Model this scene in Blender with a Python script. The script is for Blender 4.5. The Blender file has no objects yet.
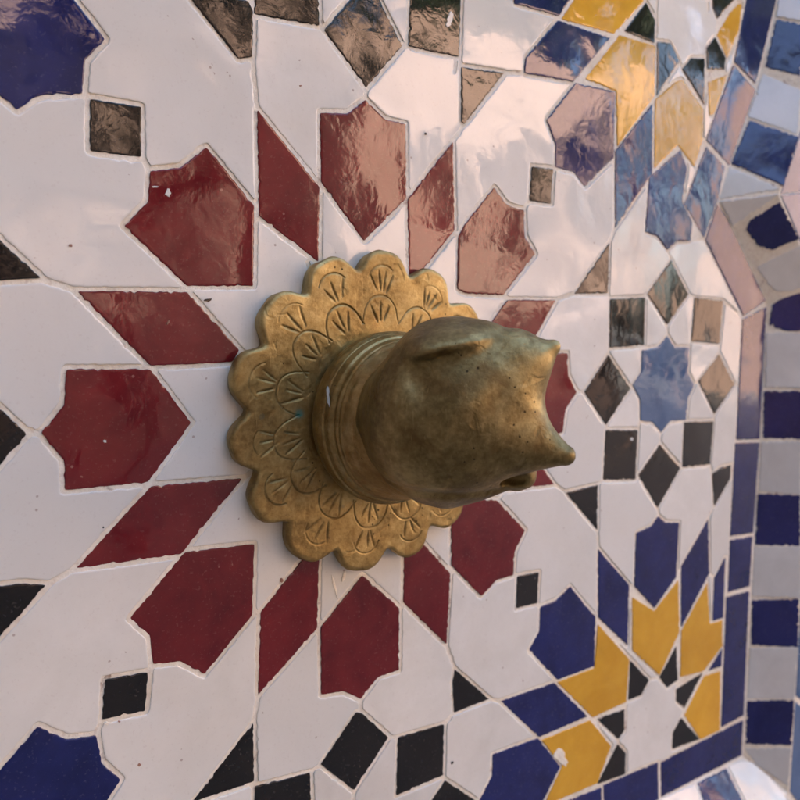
CHIPS = """
white 4596,16801 4553,16654 4467,16543 4365,16493 4301,16575 4260,16689 4352,16826 4384,16953 4471,17076 4550,17025 4618,16957
white 4463,16539 4496,16503 4432,16444 4362,16384 4264,16355 4234,16398 4195,16421 4212,16473 4249,16548 4363,16591 4426,16563
white -8097,8161 -8149,8096 -8174,8018 -8230,8040 -8265,8070 -8333,8092 -8295,8176 -8268,8234 -8229,8324 -8160,8308 -8138,8224
white -8522,8347 -8565,8324 -8609,8304 -8670,8305 -8744,8294 -8770,8313 -8785,8335 -8741,8358 -8669,8364 -8615,8367 -8583,8357
grout 12738,-19666 12660,-19792 12531,-19897 12274,-19900 12108,-19662 11819,-19481 11902,-19302 12039,-19193 12239,-19077 12531,-19267 12708,-19477
grout 12888,-19962 12994,-20152 12862,-20189 12857,-20377 12650,-20163 12462,-20101 12324,-19896 12437,-19817 12395,-19625 12583,-19710 12752,-19787
black -6683,4428 -6695,4402 -6736,4375 -6812,4333 -6873,4360 -6960,4364 -6980,4401 -6927,4444 -6822,4459 -6743,4468 -6668,4463
bisque 5322,7314 5277,7208 5262,7056 5202,7024 5144,7081 5149,7253 5102,7387 5165,7448 5199,7528 5252,7547 5308,7477
bisque 5575,5163 5606,5109 5462,5084 5331,5084 5223,5099 5176,5134 5188,5170 5236,5203 5322,5245 5484,5255 5520,5197
white -10635,-549 -10619,-589 -10654,-600 -10684,-598 -10707,-580 -10730,-558 -10736,-522 -10708,-501 -10681,-492 -10657,-509 -10618,-513
bisque -11513,6144 -11509,6115 -11529,6085 -11563,6099 -11599,6094 -11625,6119 -11614,6154 -11597,6185 -11560,6182 -11531,6189 -11516,6166
bisque -9771,-12736 -9798,-12757 -9819,-12775 -9854,-12787 -9888,-12753 -9912,-12711 -9895,-12678 -9877,-12654 -9848,-12640 -9815,-12665 -9797,-12697
black 5042,-17532 5019,-17559 4994,-17585 4946,-17603 4890,-17559 4872,-17500 4877,-17455 4908,-17432 4950,-17440 4991,-17450 5044,-17481
bisque -8288,3579 -8321,3547 -8353,3509 -8373,3512 -8374,3542 -8358,3587 -8332,3635 -8303,3657 -8274,3682 -8274,3651 -8274,3625
white 32564,-8925 32507,-8990 32344,-8993 32190,-9025 32031,-8952 31940,-8876 32023,-8826 32024,-8757 32183,-8769 32349,-8774 32462,-8846
white 17538,-2818 17511,-2868 17467,-2907 17399,-2887 17335,-2874 17291,-2826 17283,-2767 17340,-2740 17385,-2700 17459,-2713 17508,-2762
bisque -3875,-6819 -3890,-6879 -3933,-6893 -3971,-6893 -3996,-6853 -4036,-6820 -4039,-6756 -4002,-6727 -3969,-6701 -3927,-6716 -3895,-6759
black 3203,11711 3213,11681 3181,11660 3146,11649 3118,11664 3095,11682 3090,11713 3113,11741 3145,11760 3173,11741 3195,11732
bisque -2831,12732 -2834,12714 -2866,12704 -2895,12689 -2926,12693 -2926,12711 -2939,12723 -2917,12738 -2892,12745 -2867,12748 -2843,12745
black -10800,-3597 -10804,-3613 -10818,-3619 -10833,-3627 -10849,-3615 -10862,-3599 -10861,-3577 -10846,-3567 -10832,-3549 -10817,-3571 -10800,-3579
grout -1428,-7526 -1361,-7801 -1368,-7910 -1340,-8158 -1441,-7906 -1518,-7641 -1613,-7371 -1615,-7218 -1648,-6989 -1582,-7086 -1508,-7224
grout -959,-7208 -1011,-7332 -1065,-7364 -1121,-7409 -1143,-7323 -1128,-7205 -1095,-7108 -1061,-6993 -1010,-6960 -955,-6953 -939,-7062
grout -10871,-10813 -10897,-10833 -10921,-10861 -10973,-10823 -11008,-10806 -11049,-10776 -11050,-10743 -11007,-10738 -10974,-10722 -10917,-10736 -10894,-10778
bisque -10466,-10858 -10477,-10868 -10492,-10874 -10515,-10881 -10533,-10859 -10558,-10841 -10556,-10820 -10535,-10813 -10511,-10818 -10483,-10817 -10470,-10840
"""
TILES = """
cs red -758,490 -499,497 -489,799 -675,994 -774,909 -882,887 -892,779 -977,691
cs red -199,917 3,696 216,890 210,1198 108,1200 58,1233 9,1266 -77,1198 -201,1183
cs red 714,984 538,799 504,743 501,510 548,493 780,489 984,691 916,768 906,895 829,902 784,917
cs red 963,210 772,-21 989,-249 1204,-200 1221,-82 1298,2 1233,92 1222,205
cs red 481,-773 669,-960 764,-898 876,-894 884,-777 952,-676 762,-499 478,-448
cs red -216,-918 -216,-1214 -108,-1228 -19,-1289 73,-1213 187,-1209 186,-919 -10,-731
cs red -790,-498 -1000,-709 -930,-789 -922,-902 -820,-915 -727,-991 -525,-799 -511,-512
cs red -1196,79 -1272,-9 -1203,-109 -1205,-212 -1064,-215 -920,-217 -755,-12 -902,192 -1185,201
cs red -469,763 -213,600 -206,896 -471,1155
cs red 224,887 234,560 271,552 483,773 467,1156
cs red 582,223 943,216 1131,471 806,466
cs red 820,-456 1150,-465 948,-250 650,-224
cs red 208,-896 456,-1151 476,-810 284,-608 212,-633
cs red -223,-597 -272,-585 -488,-795 -504,-1137 -233,-918
cs red -1178,-491 -806,-503 -557,-243 -910,-233
cs red -901,204 -589,209 -560,254 -759,469 -1140,463
wf black -1082,931 -912,931 -907,1101 -1076,1101
wf black -1110,-1060 -956,-1074 -941,-927 -1094,-914
wf black 938,940 1085,938 1094,1106 950,1103
wf black 900,-1069 1046,-1073 1056,-911 903,-904
wf black -1251,503 -1450,698 -1459,484
ls black -1315,-10 -1425,119 -1523,0 -1436,-145
wf black -1276,-532 -1344,-513 -1504,-505 -1516,-765 -1424,-678
bs navy -1200,1507 -1456,1450 -1442,1161 -1349,1068 -1302,1032 -1253,1077 -1216,1094 -1100,1114 -1088,1225 -1021,1303 -1116,1409
bs navy 1040,1331 1107,1222 1107,1117 1234,1107 1319,1042 1535,1210 1528,1540 1233,1536
bs navy -1444,-1141 -1567,-1255 -1546,-1422 -1235,-1511 -1102,-1370 -1052,-1307 -1118,-1221 -1132,-1113 -1233,-1097 -1321,-1022
wf black -730,1511 -544,1327 -488,1344 -481,1510 -501,1541 -552,1541
ls black -478,1500 -203,1513 -206,1685 -467,1659
ls black 14,1314 193,1513 53,1706 -23,1689 -181,1503
ls black 224,1519 350,1519 499,1525 507,1818 238,1788
wf black 514,1249 532,1242 765,1503 511,1485
bs navy 820,1819 1112,1827 1285,2043 1108,2174 816,2011
bs yellow 1507,1823 1725,2026 1770,2246 1279,2013 1126,1816
bs navy 895,1593 890,1524 1219,1538 1478,1797 1103,1805
bs yellow 1303,1567 1535,1546 1555,1268 1839,1569 1833,1826 1546,1825
bs navy 1541,1246 1558,854 1844,1161 1825,1525
bs navy 1802,849 1904,834 1996,762 2082,817 2200,824 2212,931 2113,1040 2147,1225 2078,1316 1820,1142
bs navy 2132,1025 2330,848 2442,1063 2496,1269 2315,1361
bs yellow 1848,1550 1859,1189 2054,1340 2210,1238 2275,1384 2268,1565 2073,1691 2013,1670
bs yellow 2331,1541 2373,1553 2487,1789 2309,1720
bs yellow 2490,2139 2371,1988 2480,1879 2585,2059 2594,2206 2560,2198
bs black 1583,1852 1824,1839 1826,1957 1748,2031
bs black 1860,1572 2041,1784 1958,1863 1849,1849
bs black 2280,1589 2268,1841 2145,1821 2069,1749
bs black 2282,1900 2295,1788 2456,1811 2465,1880 2357,1975
bs black 2314,2183 2318,2127 2369,2073 2542,2228
bd navy 2655,2576 2642,2239 2550,1872 2772,1785 2952,2307 3029,2673
bd navy 2312,1400 2545,1280 2775,1751 2541,1854
bd navy 2341,838 2758,401 3012,503 2622,925 2442,1051
bd navy 2743,-367 2998,-385 3005,459 2748,382
bd navy 2725,-981 2975,-997 3000,-405 2734,-385
bd navy 2726,-1349 2970,-1353 2971,-1019 2727,-1007
bd navy 2721,-2244 2967,-2235 2967,-1386 2712,-1375
bd navy 2109,-2281 2126,-2511 2966,-2514 2964,-2269
bd navy 1614,-2503 2098,-2514 2080,-2272 1595,-2249
bd navy 1093,-2226 1092,-2481 1597,-2509 1578,-2256
bs yellow 1492,-1533 1205,-1537 1491,-1818 1771,-1807 1785,-1555 1510,-1287
bs yellow 1809,-1507 2063,-1722 2240,-1498 2211,-1170 1995,-1316 1794,-1191
bs yellow 2268,-1788 2500,-1810 2692,-1694 2679,-1519 2547,-1516 2503,-1244 2259,-1496
bs yellow 2513,-1846 2323,-2047 2499,-2257 2701,-2258 2682,-1857
bs yellow 1259,-2024 1122,-2203 1544,-2220 1653,-2035 1471,-1827 1096,-1826
bs black 1788,-1800 1903,-1802 1972,-1729 1794,-1563
bs black 2064,-1738 2144,-1822 2244,-1801 2216,-1580
bs black 2233,-1855 2237,-1932 2320,-1997 2495,-1819
bs black 2215,-2127 2216,-2233 2488,-2253 2294,-2054
bs black 1712,-2012 1766,-1974 1760,-1846 1528,-1838
bs black 1544,-2226 1783,-2247 1781,-2116 1709,-2041
bs navy 757,-1911 667,-2022 1028,-2236 1121,-2169 1243,-2019 1070,-1807 758,-1795
bs navy 1081,-1805 1446,-1796 1183,-1534 806,-1530
bs navy 1184,-1085 1068,-1098 1065,-1226 996,-1311 1209,-1527 1491,-1522 1488,-1237 1390,-1143 1286,-1029
bs navy 1513,-1248 1764,-1467 1764,-1115 1497,-863
bs navy 1940,-801 1810,-822 1808,-1129 1994,-1297 2190,-1148 2199,-818 2076,-800 2000,-751
bs navy 2234,-1089 2258,-1471 2519,-1184 2485,-837
bs navy 2574,-1226 2578,-1504 2689,-1508 2681,-1110
bs navy 2553,-1824 2691,-1826 2693,-1707
ls black 1542,227 1825,236 1820,496 1535,483
ls black 1836,516 2019,349 2200,523 2034,709
ls black 2246,253 2526,232 2543,489 2263,505
ls black 2328,16 2501,-191 2695,-17 2525,172
ls black 1355,-1 1532,-188 1719,3 1532,188
wf black 1262,504 1514,514 1515,774
ls skyblue 1942,221 1809,209 1807,88 1739,19 1806,-68 1812,-183 1921,-199 2000,-265 2078,-204 2228,-209 2239,-80 2291,-6 2229,70 2229,216 2099,218 2023,284
ls black 1521,-486 1786,-510 1794,-235 1530,-214
ls black 1811,-490 1993,-700 2188,-487 1995,-331
ls black 2207,-486 2476,-495 2494,-233 2209,-219
wf black 2586,-528 2506,-560 2541,-764 2697,-613 2701,-521
wf black 1485,-756 1478,-506 1239,-520
wf black 497,-1349 508,-1504 730,-1498 509,-1287
ls black 172,-1804 445,-1799 448,-1544 182,-1527
ls black 356,-1924 523,-2161 647,-1999 457,-1829
ls black -221,-1524 -54,-1700 127,-1510 -11,-1356 -42,-1342
ls black -527,-1715 -264,-1753 -272,-1543 -389,-1534 -526,-1517
wf black -787,-1492 -528,-1495 -528,-1248
bs yellow -1126,1816 -1279,2013 -1770,2246 -1725,2026 -1507,1823
bs yellow -1546,1825 -1833,1826 -1839,1569 -1555,1268 -1535,1546 -1303,1567
bs navy -1825,1525 -1844,1161 -1558,854 -1541,1246
bs navy -1820,1142 -2078,1316 -2147,1225 -2113,1040 -2212,931 -2200,824 -2082,817 -1996,762 -1904,834 -1802,849
bs navy -2315,1361 -2496,1269 -2442,1063 -2330,848 -2132,1025
bs yellow -2013,1670 -2073,1691 -2268,1565 -2275,1384 -2210,1238 -2054,1340 -1859,1189 -1848,1550
bs yellow -2309,1720 -2487,1789 -2373,1553 -2331,1541
bs yellow -2560,2198 -2594,2206 -2585,2059 -2480,1879 -2371,1988 -2490,2139
bs black -1748,2031 -1826,1957 -1824,1839 -1583,1852
bs black -1849,1849 -1958,1863 -2041,1784 -1860,1572
bs black -2069,1749 -2145,1821 -2268,1841 -2280,1589
bs black -2357,1975 -2465,1880 -2456,1811 -2295,1788 -2282,1900
bs black -2542,2228 -2369,2073 -2318,2127 -2314,2183
bd navy -3029,2673 -2952,2307 -2772,1785 -2550,1872 -2642,2239 -2655,2576
bd navy -2541,1854 -2775,1751 -2545,1280 -2312,1400
bd navy -2442,1051 -2622,925 -3012,503 -2758,401 -2341,838
bd navy -2748,382 -3005,459 -2998,-385 -2743,-367
bd navy -2734,-385 -3000,-405 -2975,-997 -2725,-981
bd navy -2727,-1007 -2971,-1019 -2970,-1353 -2726,-1349
bd navy -2712,-1375 -2967,-1386 -2967,-2235 -2721,-2244
bs yellow -1794,-1191 -1995,-1316 -2211,-1170 -2240,-1498 -2063,-1722 -1809,-1507
bs yellow -2259,-1496 -2503,-1244 -2547,-1516 -2679,-1519 -2692,-1694 -2500,-1810 -2268,-1788
bs yellow -2682,-1857 -2701,-2258 -2499,-2257 -2323,-2047 -2513,-1846
bs yellow -1096,-1826 -1471,-1827 -1653,-2035 -1544,-2220 -1122,-2203 -1259,-2024
bs black -1794,-1563 -1972,-1729 -1903,-1802 -1788,-1800
bs black -2216,-1580 -2244,-1801 -2144,-1822 -2064,-1738
bs black -2495,-1819 -2320,-1997 -2237,-1932 -2233,-1855
bs black -2294,-2054 -2488,-2253 -2216,-2233 -2215,-2127
bs black -1528,-1838 -1760,-1846 -1766,-1974 -1712,-2012
bs black -1709,-2041 -1781,-2116 -1783,-2247 -1544,-2226
bs navy -2000,-751 -2076,-800 -2199,-818 -2190,-1148 -1994,-1297 -1808,-1129 -1810,-822 -1940,-801
bs navy -2485,-837 -2519,-1184 -2258,-1471 -2234,-1089
bs navy -2681,-1110 -2689,-1508 -2578,-1504 -2574,-1226
bs navy -2693,-1707 -2691,-1826 -2553,-1824
ls black -1535,483 -1820,496 -1825,236 -1542,227
ls black -2034,709 -2200,523 -2019,349 -1836,516
ls black -2263,505 -2543,489 -2526,232 -2246,253
ls black -2525,172 -2695,-17 -2501,-191 -2328,16
ls skyblue -2023,284 -2099,218 -2229,216 -2229,70 -2291,-6 -2239,-80 -2228,-209 -2078,-204 -2000,-265 -1921,-199 -1812,-183 -1806,-68 -1739,19 -1807,88 -1809,209 -1942,221
ls black -1530,-214 -1794,-235 -1786,-510 -1521,-486
ls black -1995,-331 -2188,-487 -1993,-700 -1811,-490
ls black -2209,-219 -2494,-233 -2476,-495 -2207,-486
wf black -2701,-521 -2697,-613 -2541,-764 -2506,-560 -2586,-528
cs red -201,2817 -77,2802 9,2734 58,2767 108,2800 210,2802 216,3110 3,3304 -199,3083
wf black -1076,2899 -907,2899 -912,3069 -1082,3069
wf black 950,2897 1094,2894 1085,3062 938,3060
bs navy -1116,2591 -1021,2697 -1088,2775 -1100,2886 -1216,2906 -1253,2923 -1302,2968 -1349,2932 -1442,2839 -1456,2550 -1200,2493
bs navy 1233,2464 1528,2460 1535,2790 1319,2958 1234,2893 1107,2883 1107,2778 1040,2669
wf black -552,2459 -501,2459 -481,2490 -488,2656 -544,2673 -730,2489
ls black -467,2341 -206,2315 -203,2487 -478,2500
ls black -181,2497 -23,2311 53,2294 193,2487 14,2686
ls black 238,2212 507,2182 499,2475 350,2481 224,2481
wf black 511,2515 765,2497 532,2758 514,2751
bs navy 1103,2195 1478,2203 1219,2462 890,2476 895,2407
bs yellow 1546,2175 1833,2174 1839,2431 1555,2732 1535,2454 1303,2433
bs navy 1825,2475 1844,2839 1558,3146 1541,2754
bs navy 2315,2639 2496,2731 2442,2937 2330,3152 2132,2975
bs yellow 2013,2330 2073,2309 2268,2435 2275,2616 2210,2762 2054,2660 1859,2811 1848,2450
bs yellow 2309,2280 2487,2211 2373,2447 2331,2459
bs black 1849,2151 1958,2137 2041,2216 1860,2428
bs black 2069,2251 2145,2179 2268,2159 2280,2411
bs yellow -1303,2433 -1535,2454 -1555,2732 -1839,2431 -1833,2174 -1546,2175
bs navy -1541,2754 -1558,3146 -1844,2839 -1825,2475
bs navy -2132,2975 -2330,3152 -2442,2937 -2496,2731 -2315,2639
bs yellow -1848,2450 -1859,2811 -2054,2660 -2210,2762 -2275,2616 -2268,2435 -2073,2309 -2013,2330
bs yellow -2331,2459 -2373,2447 -2487,2211 -2309,2280
bs black -1860,2428 -2041,2216 -1958,2137 -1849,2151
bs black -2280,2411 -2268,2159 -2145,2179 -2069,2251
bs navy -816,2011 -1108,2174 -1285,2043 -1112,1827 -820,1819
bs navy -1103,1805 -1478,1797 -1219,1538 -890,1524 -895,1593
bs navy -758,-1795 -1070,-1807 -1243,-2019 -1121,-2169 -1028,-2236 -667,-2022 -757,-1911
bs navy -806,-1530 -1183,-1534 -1446,-1796 -1081,-1805
ls black -457,-1829 -647,-1999 -523,-2161 -356,-1924
bs navy -895,2407 -890,2476 -1219,2462 -1478,2203 -1103,2195
bd navy 605,-2500 1078,-2500 1078,-2255 605,-2255
bd navy 105,-2500 578,-2500 578,-2255 105,-2255
bd navy -395,-2500 78,-2500 78,-2255 -395,-2255
bd navy -895,-2500 -422,-2500 -422,-2255 -895,-2255
bd navy -1395,-2500 -922,-2500 -922,-2255 -1395,-2255
bd navy -1895,-2500 -1422,-2500 -1422,-2255 -1895,-2255
bd navy -2395,-2500 -1922,-2500 -1922,-2255 -2395,-2255
bd navy -2895,-2500 -2422,-2500 -2422,-2255 -2895,-2255
bd navy 2800,2720 3030,2700 3030,3290 2800,3290
bd navy -2800,3290 -3030,3290 -3030,2700 -2800,2720
wh white -2980,-2244 -2980,-2520 -2910,-2520 -2911,-2260 -2920,-2252 -2970,-2250
wh white 1325,-2510 1100,-2497 1090,-2510 1100,-2520 1110,-2520 1320,-2520
wh white 2364,-2260 2250,-2253 2210,-2247 2202,-2240 2200,-2120 2290,-2037 2304,-2010 2223,-1940 2217,-1860 2228,-1830 2220,-1822 2140,-1837 2050,-1747 1990,-1740 1980,-1744 1910,-1816 1787,-1820 1775,-1840 1781,-1980 1720,-2030 1796,-2110 1800,-2241 2080,-2256 2100,-2268
wh white -1800,-2235 -1796,-2110 -1720,-2030 -1781,-1980 -1775,-1840 -1790,-1817 -1910,-1816 -1980,-1744 -1990,-1740 -2050,-1747 -2140,-1837 -2220,-1822 -2228,-1830 -2217,-1860 -2223,-1940 -2304,-2010 -2290,-2037 -2200,-2120 -2200,-2231 -2190,-2239 -1920,-2239 -1910,-2245 -1900,-2240
wh white 987,-2230 660,-2036 650,-2022 536,-2170 520,-2177 510,-2171 341,-1930 341,-1920 348,-1910 440,-1823 440,-1817 170,-1819 157,-1810 166,-1540 160,-1530 140,-1524 -41,-1710 -46,-1720 -70,-1934 -80,-1935 -84,-1920 -66,-1710 -227,-1540 -240,-1541 -255,-1550 -248,-1750 -250,-1760 -260,-1768 -510,-1734 -517,-1740 -519,-1850 -510,-1855 -470,-1819 -460,-1813 -450,-1815 -341,-1920 -348,-1940 -510,-2171 -520,-2177 -536,-2170 -650,-2022 -660,-2036 -987,-2230 -980,-2238 -920,-2239 -910,-2245 -890,-2239 -420,-2239 -410,-2245 -390,-2239 80,-2239 90,-2245 110,-2239 570,-2239 590,-2245 610,-2239 970,-2239 980,-2238
wh white -1398,-2230 -1340,-2237 -1170,-2239 -1080,-2239 -1070,-2238 -1063,-2230 -1100,-2203 -1120,-2219
wh white -1560,-1890 -1697,-2020 -1697,-2030 -1660,-2072 -1655,-2070 -1668,-2030 -1556,-1900
wh white 1560,-1890 1556,-1900 1668,-2030 1655,-2070 1660,-2072 1697,-2030 1697,-2020
wh white -1033,-1780 -1030,-1788 -1020,-1789 -750,-1781 -743,-1790 -740,-1903 -670,-1993 -660,-1989 -539,-1880 -537,-1730 -543,-1710 -542,-1520 -550,-1511 -799,-1510 -790,-1530 -794,-1540
wh white 1033,-1780 790,-1536 740,-1513 500,-1519 464,-1550 460,-1810 660,-1989 670,-1993 740,-1903 743,-1790 750,-1781 1020,-1789 1030,-1788
wh white -2036,-1720 -2020,-1724 -1990,-1721 -1980,-1715 -1810,-1556 -1790,-1547 -1779,-1560 -1772,-1800 -1760,-1828 -1530,-1822 -1515,-1830 -1510,-1846 -1480,-1814 -1457,-1810 -1461,-1790 -1452,-1780 -1190,-1520 -840,-1512 -804,-1490 -534,-1230 -517,-1150 -520,-1130 -507,-810 -513,-810 -720,-1005 -730,-1006 -740,-1001 -830,-930 -920,-918 -940,-1072 -950,-1088 -1100,-1077 -1106,-1080 -1116,-1110 -1104,-1210 -1040,-1297 -1037,-1310 -1090,-1380 -1220,-1519 -1230,-1526 -1240,-1526 -1550,-1437 -1560,-1430 -1583,-1250 -1330,-1009 -1320,-1006 -1310,-1011 -1226,-1080 -1140,-1095 -1124,-1070 -1110,-910 -1102,-900 -940,-910 -945,-800 -1011,-720 -1016,-710 -1013,-700 -836,-520 -1190,-506 -1250,-532 -1477,-750 -1487,-860 -1490,-869 -1500,-872 -1506,-860 -1497,-780 -1500,-773 -1520,-781 -1531,-770 -1521,-510 -1530,-503 -1780,-526 -1790,-526 -1810,-514 -1981,-710 -1989,-740 -1930,-786 -1810,-806 -1800,-810 -1794,-820 -1792,-1110 -1760,-1107 -1756,-1120 -1790,-1134 -1873,-1210 -1870,-1218 -1800,-1176 -1790,-1175 -1778,-1190 -1793,-1510
wh white 1780,-1245 1779,-1470 1770,-1481 1760,-1482 1710,-1441 1701,-1450 1980,-1715 1990,-1721 2030,-1724 2036,-1720 1793,-1510 1790,-1447 1782,-1420
wh white -240,-945 -496,-1150 -514,-1230 -510,-1503 -260,-1528 -239,-1520 -52,-1330 -30,-1327 -32,-1300 -110,-1246 -220,-1230 -231,-1220 -232,-960 -233,-950
wh white 210,-921 202,-930 202,-940 200,-1217 190,-1225 80,-1228 -7,-1300 -10,-1336 150,-1507 170,-1513 450,-1528 492,-1500 481,-1350 495,-1280 453,-1170
wh white 1169,-1510 983,-1320 980,-1310 984,-1300 1048,-1220 1052,-1100 1040,-1088 900,-1085 889,-1080 885,-1070 887,-920 882,-910 770,-914 670,-976 656,-970 500,-814 492,-820 469,-1160 512,-1270 750,-1497 790,-1514 1150,-1518 1160,-1518
wh white -2560,-1495 -2557,-1450 -2550,-1434 -2518,-1240 -2507,-1220 -2520,-1206 -2530,-1204 -2558,-1230
wh white 2560,-1495 2558,-1230 2530,-1204 2520,-1206 2507,-1220 2518,-1240 2550,-1434 2557,-1450
wh white 1490,-1216 1495,-1210 1481,-870 1486,-850 1478,-780 1470,-764 1230,-534 1220,-517 1160,-482 820,-472 790,-490 787,-500 967,-670 962,-690 901,-780 893,-880 900,-888 1050,-895 1067,-900 1072,-910 1062,-1070 1066,-1080 1180,-1068 1280,-1014 1290,-1014 1400,-1131
wh white -2710,-623 -2714,-630 -2711,-1100 -2700,-1103 -2680,-1094 -2670,-1098 -2570,-1206 -2560,-1203 -2535,-1180 -2503,-830 -2540,-781 -2558,-770
wh white 2710,-623 2558,-770 2540,-781 2503,-830 2535,-1180 2560,-1203 2570,-1206 2670,-1098 2680,-1094 2700,-1103 2711,-1100 2714,-630
wh white 1790,-1113 1794,-820 1800,-810 1810,-806 1930,-786 1989,-740 1986,-720 1810,-514 1790,-526 1780,-526 1510,-500 1500,-504 1495,-510 1501,-750 1496,-770 1507,-850 1780,-1110
wh white -2210,-1105 -2213,-810 -2200,-802 -2080,-784 -2013,-740 -2006,-710 -2200,-500 -2470,-511 -2491,-550 -2524,-770 -2490,-815 -2470,-830 -2230,-1070
wh white 2210,-1105 2230,-1070 2470,-830 2490,-815 2524,-770 2491,-550 2470,-511 2200,-500 2006,-710 2013,-740 2080,-784 2200,-802 2213,-810
wh white 0,-26 -254,-570 -220,-581 -208,-590 -207,-600 -215,-880 -210,-891 -22,-720 -10,-715 2,-720 190,-901 196,-630 210,-617 258,-600 265,-590
wh white -23,-30 -30,-23 -540,-247 -761,-480 -750,-484 -510,-497 -500,-502 -496,-520 -507,-770 -500,-785 -271,-560
wh white 26,-20 27,-30 286,-590 460,-770 465,-760 462,-450 470,-434 480,-432 760,-482 770,-481 799,-460 630,-227
wh white -2728,-30 -2727,-360 -2717,-390 -2716,-490 -2711,-500 -2700,-505 -2580,-513 -2510,-541 -2492,-500 -2509,-240 -2507,-210 -2700,-34 -2710,-27
wh white 2728,-30 2710,-27 2700,-34 2507,-210 2509,-240 2492,-500 2510,-541 2580,-513 2700,-505 2711,-500 2716,-490 2717,-390 2727,-360
wh white -1280,1577 -1290,1558 -1300,1551 -1520,1530 -1539,1270 -1525,1250 -1525,1210 -1543,850 -1506,770 -1510,766 -1524,770 -1560,836 -1790,1079 -1799,1070 -1788,840 -1800,833 -1900,817 -2000,740 -2015,720 -2012,710 -1810,512 -1540,500 -1520,522 -1507,520 -1506,510 -1519,490 -1528,220 -1523,190 -1528,180 -1540,184 -1550,212 -1780,219 -1790,218 -1793,210 -1790,96 -1728,30 -1710,0 -1720,-6 -1730,0 -1740,-9 -1788,-70 -1796,-200 -1790,-216 -1780,-218 -1551,-200 -1530,-178 -1513,-220 -1504,-480 -1480,-490 -1340,-497 -1270,-518 -1200,-490 -941,-240 -950,-233 -1210,-227 -1219,-220 -1221,-210 -1221,-110 -1280,-25 -1290,-20 -1300,-20 -1310,-29 -1420,-151 -1430,-159 -1440,-160 -1452,-150 -1536,-10 -1539,0 -1536,10 -1440,125 -1430,134 -1420,134 -1310,11 -1297,10 -1290,3 -1280,6 -1211,90 -1201,200 -1190,216 -928,210 -1160,460 -1250,487 -1460,468 -1470,473 -1475,490 -1466,700 -1460,710 -1450,714 -1439,710 -1230,503 -1150,477 -790,484 -782,490 -989,680 -993,690 -990,700 -907,790 -897,890 -910,912 -1080,915 -1093,920 -1098,930 -1093,1090 -1100,1098 -1210,1079 -1240,1065 -1300,1016 -1312,1020 -1360,1057 -1454,1150 -1458,1160 -1470,1456 -1460,1466 -1216,1520 -1230,1526
wh white 1504,-480 1513,-220 1521,-200 1340,-10 1310,-10 1237,-90 1220,-200 1210,-215 1000,-262 989,-270 1170,-466 1230,-501 1480,-490
wh white -2190,-464 -2008,-320 -2010,-278 -2080,-223 -2180,-223 -2193,-230
wh white -1810,-470 -1803,-460 -1813,-210 -1820,-200 -1910,-213 -1982,-270 -1990,-280 -1987,-310 -1983,-320
wh white 1810,-470 1983,-320 1987,-310 1990,-280 1982,-270 1910,-213 1820,-200 1813,-210 1803,-460
wh white 2190,-464 2193,-230 2180,-223 2080,-223 2010,-278 2008,-320
wh white 34,0 640,-210 940,-233 949,-230 760,-31 756,-20 926,190 921,200 570,208
wh white -24,0 -550,238 -576,200 -590,192 -870,187 -873,180 -739,-10 -742,-20 -894,-210 -880,-218 -550,-229
wh white -2487,-210 -2480,-216 -2250,-205 -2245,-200 -2254,-90 -2310,-6 -2321,0 -2487,-200
wh white 1551,-200 1790,-216 1798,-190 1788,-70 1740,-9 1730,-8 1552,-190
wh white 2487,-210 2487,-200 2321,0 2310,-6 2254,-90 2245,-200 2250,-205 2480,-216
wh white -2720,-9 -2701,0 -2535,190 -2560,470 -2732,390 -2729,0
wh white 2720,-9 2729,0 2732,390 2560,470 2535,190 2701,0
wh white 1519,490 1510,498 1250,491 1150,466 974,230 980,226 1230,218 1237,210 1250,96 1310,13 1340,9 1528,210
wh white -2516,210 -2516,190 -2510,180 -2300,11 -2250,70 -2245,80 -2245,220 -2250,236 -2510,217
wh white 2516,210 2510,217 2250,236 2245,220 2245,80 2250,70 2300,11 2510,180 2516,190
wh white -22,30 -271,590 -274,600 -258,610 -470,744 -475,730 -482,500 -490,484 -730,475 -738,470 -540,255 -30,26
wh white 0,29 10,38 260,530 251,540 221,550 218,560 208,850 200,854 20,690 0,681 -190,880 -197,600 -210,585 -250,605 -255,600
wh white 30,24 560,225 786,470 550,477 490,499 485,510 488,730 480,746 291,550 27,30
wh white 1548,210 1545,200 1550,193 1720,24 1790,96 1790,218
wh white -1840,490 -2011,330 -2010,296 -1940,239 -1840,230 -1836,480
wh white 1840,490 1836,480 1840,230 1940,239 2010,296 2011,330
wh white -2243,500 -2229,240 -2220,232 -2110,234 -2100,238 -2032,300 -2033,340 -2210,510
wh white 2243,500 2210,510 2033,340 2032,300 2100,238 2110,234 2220,232 2229,240
wh white -2698,440 -2690,431 -2540,505 -2250,518 -2220,527 -2016,750 -2022,760 -2090,801 -2200,808 -2220,818 -2320,836
wh white 2698,440 2320,836 2220,818 2200,808 2090,801 2022,760 2016,750 2220,527 2250,518 2540,505 2690,431
wh white 804,490 820,482 1140,484 1250,514 1511,790 1540,840 1528,1170 1520,1178 1320,1026 1230,1090 1110,1100 1099,930 1080,922 940,924 924,910 921,900 931,780 997,700 1000,690 995,680
wh white 1790,1079 1560,836 1530,780 1530,510 1540,500 1810,512 2012,710 2015,720 2000,740 1900,817 1800,833 1788,840 1799,1070
wh white 500,768 503,780 530,814 710,999 730,991 797,930 830,919 900,912 922,940 933,1100 940,1115 1080,1122 1090,1126 1090,1220 1024,1330 1030,1344 1192,1520 890,1508 880,1512 780,1495 550,1239 530,1224 483,1160
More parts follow.
